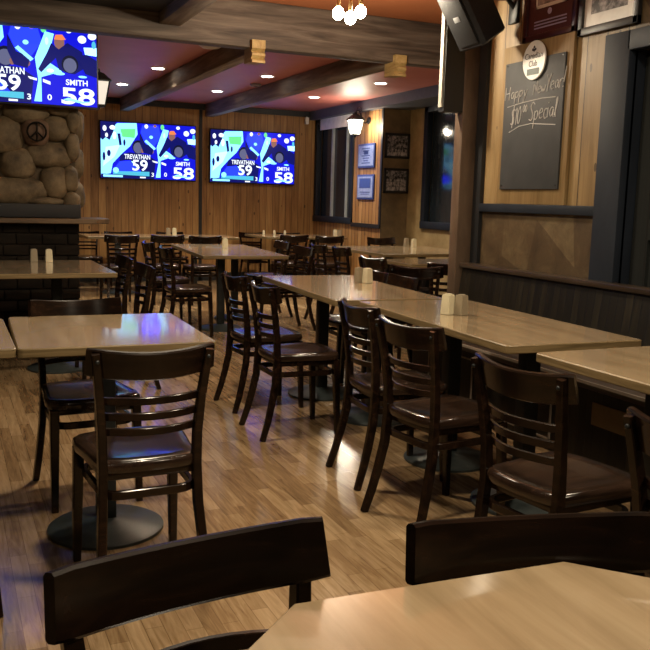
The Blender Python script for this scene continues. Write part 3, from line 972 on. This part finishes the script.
b = MB().box((-.50, y0, .0), (-.08, y1, .435))
b.build('bench_box', M['bench'], bn)
for k, (ya, yb) in enumerate(((4.55, 5.1), (3.75, 4.4))):
    q = MB().box((-.508, ya, .06), (-.50, yb, .07)).box((-.508, ya, .37), (-.50, yb, .38)).box((-.508, ya, .06), (-.50, ya+.01, .38)).box((-.508, yb-.01, .06), (-.50, yb, .38))
    q.build('panel_edge', M['bench_pale_line'], bn)
MB().box((-.508, 3.17, .24), (-.50, 3.42, .36)).build('access_panel', M['tan'], bn)

# ------------------------------------------------------------------ tables
def rounded(x0, y0, x1, y1, r=.022, n=3):
    out = []
    for cx, cy, a0 in ((x1-r, y0+r, -90), (x1-r, y1-r, 0), (x0+r, y1-r, 90), (x0+r, y0+r, 180)):
        for i in range(n+1):
            a = R(a0+90*i/n)
            out.append((cx+r*math.cos(a), cy+r*math.sin(a)))
    return out
TZ = .81
def pedestal(t, x, y, r=.235):
    MB().lathe([(r, 0), (r, .012), (r*.93, .022), (r*.3, .045), (.05, .055)], 40, mat=Matrix.Translation((x, y, 0))).build('base', M['base'], t)
    MB().box((x-.038, y-.038, .05), (x+.038, y+.038, TZ-.05), bev=.006).build('column', M['iron'], t)
    b = MB()
    for a in (45, 135):
        m = Matrix.Translation((x, y, 0)) @ Matrix.Rotation(R(a), 4, 'Z')
        b.box((-.24, -.03, TZ-.056), (.24, .03, TZ-.036), mat=m)
    b.build('top_bracket', M['iron'], t)
def table(label, x0, y0, x1, y1, bases, cut=None, rz=0, group='oak topped pedestal tables'):
    cx, cy = (x0+x1)/2, (y0+y1)/2
    t = thing('pedestal_table', label, 'table', (cx, cy, 0), rz, group)
    a, c = x1-cx, y1-cy
    if cut:
        k = cut
        poly = [(-a+k, -c), (a-k, -c), (a, -c+k), (a, c-k), (a-k, c), (-a+k, c), (-a, c-k), (-a, -c+k)]
    else:
        poly = rounded(-a, -c, a, c)
    MB().prism(poly, TZ-.036, TZ, 0, 1, .004).build('tabletop', [M['top'], M['edge']], t, 30)
    for bx, by in bases:
        pedestal(t, bx-cx, by-cy)
    return t
# foreground
table('nearest oak table with clipped corners, cut by the bottom edge of the picture', .265, .17, 1.03, 1.045, [(.65, .55)], .15, R(-2.5))
table('oak table with blue screen glare and a dark chair pulled up in front', .235, 3.225, .985, 4.09, [(.575, 3.45)], None, R(-1.5))
table('oak table cut by the left picture edge, butted against the glare lit table', -.53, 3.25, .222, 4.06, [(-.15, 3.6)])
# right row along the bench
table('oak table at the far end of the row, with paired shakers near its right edge', 2.08, 4.37, 2.80, 5.92, [(2.40, 5.45), (2.50, 4.74)], None, R(-4))
table('middle oak table along the bench, with cream and brown shakers at its centre', 2.112, 2.795, 2.812, 4.32, [(2.44, 3.80), (2.44, 3.10)], None, R(-2.7))
table('oak table along the bench at the right picture edge, with a bare top', 2.09, 1.35, 2.82, 2.655, [(2.45, 2.35), (2.45, 1.65)])
# far tables
table('dim oak table in front of the fireplace with two cream shakers', -.55, 6.27, 1.14, 7.52, [(.78, 6.9), (-.2, 6.9)])
table('centre aisle oak table with bluish sheen and one cream shaker', 2.36, 8.0, 3.24, 9.98, [(2.66, 8.55), (2.98, 9.3)], None, R(-5))
table('long oak table by the back wall below the left television', 1.72, 11.7, 3.86, 12.5, [(2.2, 12.1), (3.3, 12.1)])
table('long oak table by the back wall below the right television', 4.35, 11.95, 5.70, 12.95, [(4.75, 12.4), (5.3, 12.4)])
table('broad oak table under the framed photographs by the brown wall', 4.36, 8.22, 5.75, 9.75, [(4.85, 9.0), (5.3, 9.0)])
table('low lying oak table in front of the broad one, partly behind the post', 3.93, 6.85, 5.1, 7.52, [(4.3, 7.18), (4.8, 7.18)])

# ------------------------------------------------------------------ shakers
def shaker(name, label, loc, mat, rz=0, k=1):
    t = thing(name, label, 'salt shaker' if name.startswith('salt') else 'pepper shaker', (loc[0], loc[1], TZ), rz, 'salt and pepper shakers on the tables')
    vs, fs = [], []
    for h_, z in ((.028*k, 0), (.029*k, .006), (.0245*k, .104*k)):
        vs += [(h_, h_, z), (-h_, h_, z), (-h_, -h_, z), (h_, -h_, z)]
    for i in range(2):
        for j in range(4):
            fs.append((i*4+j, i*4+(j+1) % 4, (i+1)*4+(j+1) % 4, (i+1)*4+j))
    fs += [(3, 2, 1, 0), (8, 9, 10, 11)]
    bm = bmesh.new()
    vv = [bm.verts.new(v) for v in vs]
    for f in fs:
        bm.faces.new([vv[i] for i in f])
    bmesh.ops.bevel(bm, geom=bm.edges[:], offset=.004, segments=2, affect='EDGES')
    MB().bm(bm).build('shaker_body', mat, t)
    MB().lathe([(.019*k, .103*k), (.019*k, .107*k)], 16).build('cap', mat, t)
shaker('salt_shaker', 'cream salt shaker on the middle bench table, left of its brown partner', (2.36, 3.72), M['cream'], R(20))
shaker('pepper_shaker', 'brown grey pepper shaker on the middle bench table, right of the cream one', (2.415, 3.68), M['cream_grey'], R(20))
shaker('salt_shaker', 'cream salt shaker on the far bench row table, right of its darker partner', (2.68, 5.28), M['cream'], R(10))
shaker('pepper_shaker', 'greyish pepper shaker on the far bench row table, left one of the pair', (2.645, 5.34), M['cream_grey'], R(10))
shaker('salt_shaker', 'cream shaker on the fireplace table, right of the two', (.77, 7.33), M['cream'])
shaker('pepper_shaker', 'dimmer shaker on the fireplace table, left of the two', (.655, 7.36), M['cream_grey'])
shaker('salt_shaker', 'cream shaker alone on the bluish centre aisle table', (2.88, 9.25), M['cream'])
shaker('salt_shaker', 'cream shaker on the broad table under the photographs, right of two', (5.48, 9.52), M['cream'])
shaker('pepper_shaker', 'grey shaker on the broad table under the photographs, left of two', (5.46, 9.68), M['cream_grey'])
shaker('salt_shaker', 'cream shaker on the table below the left television, right of two', (3.03, 12.2), M['cream'])
shaker('pepper_shaker', 'grey shaker on the table below the left television, left of two', (2.94, 12.2), M['cream_grey'])
shaker('salt_shaker', 'cream shaker on the right end of the table below the right television', (5.62, 12.25), M['cream'])
shaker('pepper_shaker', 'grey shaker touching the cream one below the right television', (5.68, 12.22), M['cream_grey'])
for k, x in enumerate((4.62, 4.80, 4.98)):
    shaker('salt_shaker', ('leftmost', 'middle', 'rightmost')[k]+' of three tiny cream shakers at the left end of the table below right television', (x, 12.8), M['cream'], 0, .6)

# ------------------------------------------------------------------ chairs
def arc(half, ybase, sag, z, n=13, lean=0):
    """points of a back rail: ends at ybase, middle bowed back (towards -y)"""
    out = []
    for i in range(n):
        u = -1+2*i/(n-1)
        out.append((half*u, ybase-sag*(1-u*u), z))
    return out
def make_chair(label, loc, rz, group):
    t = thing('dining_chair', label, 'chair', loc, rz, group)
    mt = M['chair']
    # seat
    pts = []
    half_f, half_b = .205, .172
    outline = [(-half_b, -.185), (-.10, -.205), (0, -.21), (.10, -.205), (half_b, -.185), (half_b+.012, -.05), (half_f, .10), (half_f-.004, .165), (half_f-.03, .20), (half_f-.08, .217), (.06, .225),
               (-.06, .225), (-half_f+.08, .217), (-half_f+.03, .20), (-half_f+.004, .165), (-half_f, .10), (-half_b-.012, -.05)]
    b = MB()
    n = len(outline)
    rings = []
    for k, z in ((.90, .450), (.985, .455), (1, .466), (1, .480), (.985, .491), (.93, .4965), (.72, .4925), (.42, .487), (.15, .486)):
        rings += [(x*k, y*k, z) for x, y in outline]
    fs = []
    nr = 9
    for i in range(nr-1):
        for j in range(n):
            fs.append((i*n+j, i*n+(j+1) % n, (i+1)*n+(j+1) % n, (i+1)*n+j))
    fs += [tuple(range(n-1, -1, -1)), tuple((nr-1)*n+j for j in range(n))]
    b.add(rings, fs)
    b.build('seat', M['seat'], t, 50)
    # apron under the seat
    b = MB().sweep([(-.15, -.165, .44), (-.17, .165, .44), (.17, .165, .44), (.15, -.165, .44)], .034, .02, (0, 0, 1), True)
    b.build('apron', mt, t)
    # front legs
    for s_ in (-1, 1):
        MB().sweep([(s_*.178, .178, .45), (s_*.183, .190, .2), (s_*.186, .197, 0)], [.040, .034, .028], [.040, .034, .028], (1, 0, 0)).build('leg', mt, t)
    # rear legs run up into the back posts
    for s_ in (-1, 1):
        P = [(.190, -.270, 0), (.182, -.238, .10), (.174, -.213, .20), (.166, -.188, .32), (.162, -.178, .46), (.164, -.182, .58), (.172, -.197, .70), (.183, -.218, .81), (.190, -.232, .872)]
        q = MB().sweep([(s_*x, y-.004, z) for x, y, z in P], [.028, .030, .030, .030, .030, .029, .028, .027, .025], [.030, .034, .037, .040, .040, .036, .032, .028, .022], (1, 0, 0)).build('leg', mt, t)
        MB().lathe([(.007, 0), (.007, .004), (.004, .006)], 10, mat=Matrix.Translation((s_*.186, -.242, .845)) @ Matrix.Rotation(R(82), 4, 'X')).build('bolt', M['iron'], q)
    # crest rail
    n = 15
    pts, wa = [], []
    for x, y, z in arc(.213, -.195, .052, .842, n):
        u = abs(x)/.213
        pts.append((x, y, z-.018*(1-u*u)))
        wa.append(.098 if u < .97 else .092)
    MB().sweep(pts, wa, .022, (0, -.22, 1), False, .45).build('crest_rail', mt, t)
    # three slats
    for z, yb, hw in ((.705, -.186, .164), (.650, -.177, .159), (.597, -.171, .156)):
        MB().sweep(arc(hw, yb, .05, z, 11), .026, .013, (0, -.08, 1)).build('slat', mt, t)
    # bent ring stretcher
    ring = []
    for cx, cy, a0 in ((.098, -.13, -90), (.108, .115, 0), (-.108, .115, 90), (-.098, -.13, 180)):
        for i in range(5):
            a = R(a0+90*i/4)
            ring.append((cx+.06*math.cos(a), cy+.06*math.sin(a), .375))
    MB().sweep(ring, .030, .018, (0, 0, 1), True).build('stretcher', mt, t)
    return t

GF = 'dark slat back chairs'
c0 = make_chair('dark chair with blue lit seat, backing the viewer at the left table', (.605, 2.975, 0), R(2), GF)
def chair(label, x, y, deg, low=1):
    o = dup(c0, (x, y, 0), R(deg), label)
    o.scale = (1, 1, low)
    return o
# deg: 0 faces away from the viewer (+y), 180 faces the viewer, -90 faces right, 90 faces left
chair('chair tucked under the glare lit table from its far side, only rail and legs showing', .565, 3.91, 184)
chair('chair at left picture edge, just its right back post showing', -.075, 3.08, 0)
chair('nearest chair at lower left, broad back rail against the near table', .345, .93, 188)
chair('chair at lower right whose back rail stands behind the near table corner', .80, .84, 166.5)
chair('farthest of the dark chairs along the left side of the bench row, blue seat', 1.93, 5.30, -88)
chair('second farthest bench row chair, overlapping the blue seated one', 1.89, 4.63, -90)
chair('bench row chair at the joint of two tables, narrow in view', 2.05, 3.69, -93)
chair('bench row chair in front of the middle table with the shakers', 1.97, 3.10, -82)
chair('brown lit bench row chair at the gap before the right edge table', 1.86, 2.185, -82)
chair('chair cut by the right picture edge, only the tip of its back showing', 1.79, 1.405, -82)
# by the fireplace table
chair('dark chair edge on at the fireplace table end, farther of two', 1.10, 6.95, 90)
chair('dark chair edge on at the fireplace table end, nearer of two', 1.09, 6.12, 90)
# centre aisle table
chair('chair with blue lit seat on the left of the centre aisle table, nearer one', 2.17, 8.22, -88)
chair('chair with blue lit seat on the left of the centre aisle table, farther one', 2.19, 9.1, -90)
chair('chair on the right of the centre aisle table, seen through its slats', 3.27, 8.36, 94)
chair('chair farther along the right of the centre aisle table, backed by dark chairs', 3.42, 9.4, 90)
# back left table
chair('leftmost chair of three with backs to us below the left television', 1.98, 10.85, 2)
chair('middle chair of three with backs to us below the left television', 2.58, 10.92, -1)
chair('rightmost chair of three with backs to us below the left television', 3.02, 10.75, 0)
chair('chair against the wall below the left television, left one, only rail above table', 1.92, 13.05, 180, .92)
chair('chair against the wall below the left television, middle one, only rail above table', 2.42, 13.05, 180, .92)
chair('chair against the wall below the left television, right one, only rail above table', 3.22, 13.05, 180, .92)
# back right table
chair('left chair of two with backs to us below the right television', 4.44, 11.25, 0)
chair('right chair of two with backs to us below the right television', 4.90, 11.05, -2)
chair('chair against the wall below the right television, left one', 4.62, 13.2, 180, .92)
chair('chair against the wall below the right television, right one', 5.28, 13.2, 180, .92)
# broad table by the brown wall
chair('chair on the left of the broad table, nearer one with ladder slats showing', 4.13, 8.36, -92)
chair('chair on the left of the broad table, farther one with ladder slats showing', 4.06, 8.84, -90)
chair('chair on the far side of the broad table below the photographs', 5.5, 10.25, 180)
# table behind the post
chair('chair with curved rail at the near side of the table left of the brown post', 3.52, 5.99, -40)
chair('chair backing us hard against the left edge of the brown post', 3.97, 6.30, -20)
chair('chair at the left end of the table behind the bench row shakers', 3.70, 6.80, -86)
# right of the bench row
chair('chair on the right of the far bench row table, just its bluish rail showing', 2.92, 5.99, 88, .94)
chair('chair on the right of the far bench row table, nearer the post', 2.92, 5.565, 90, .94)
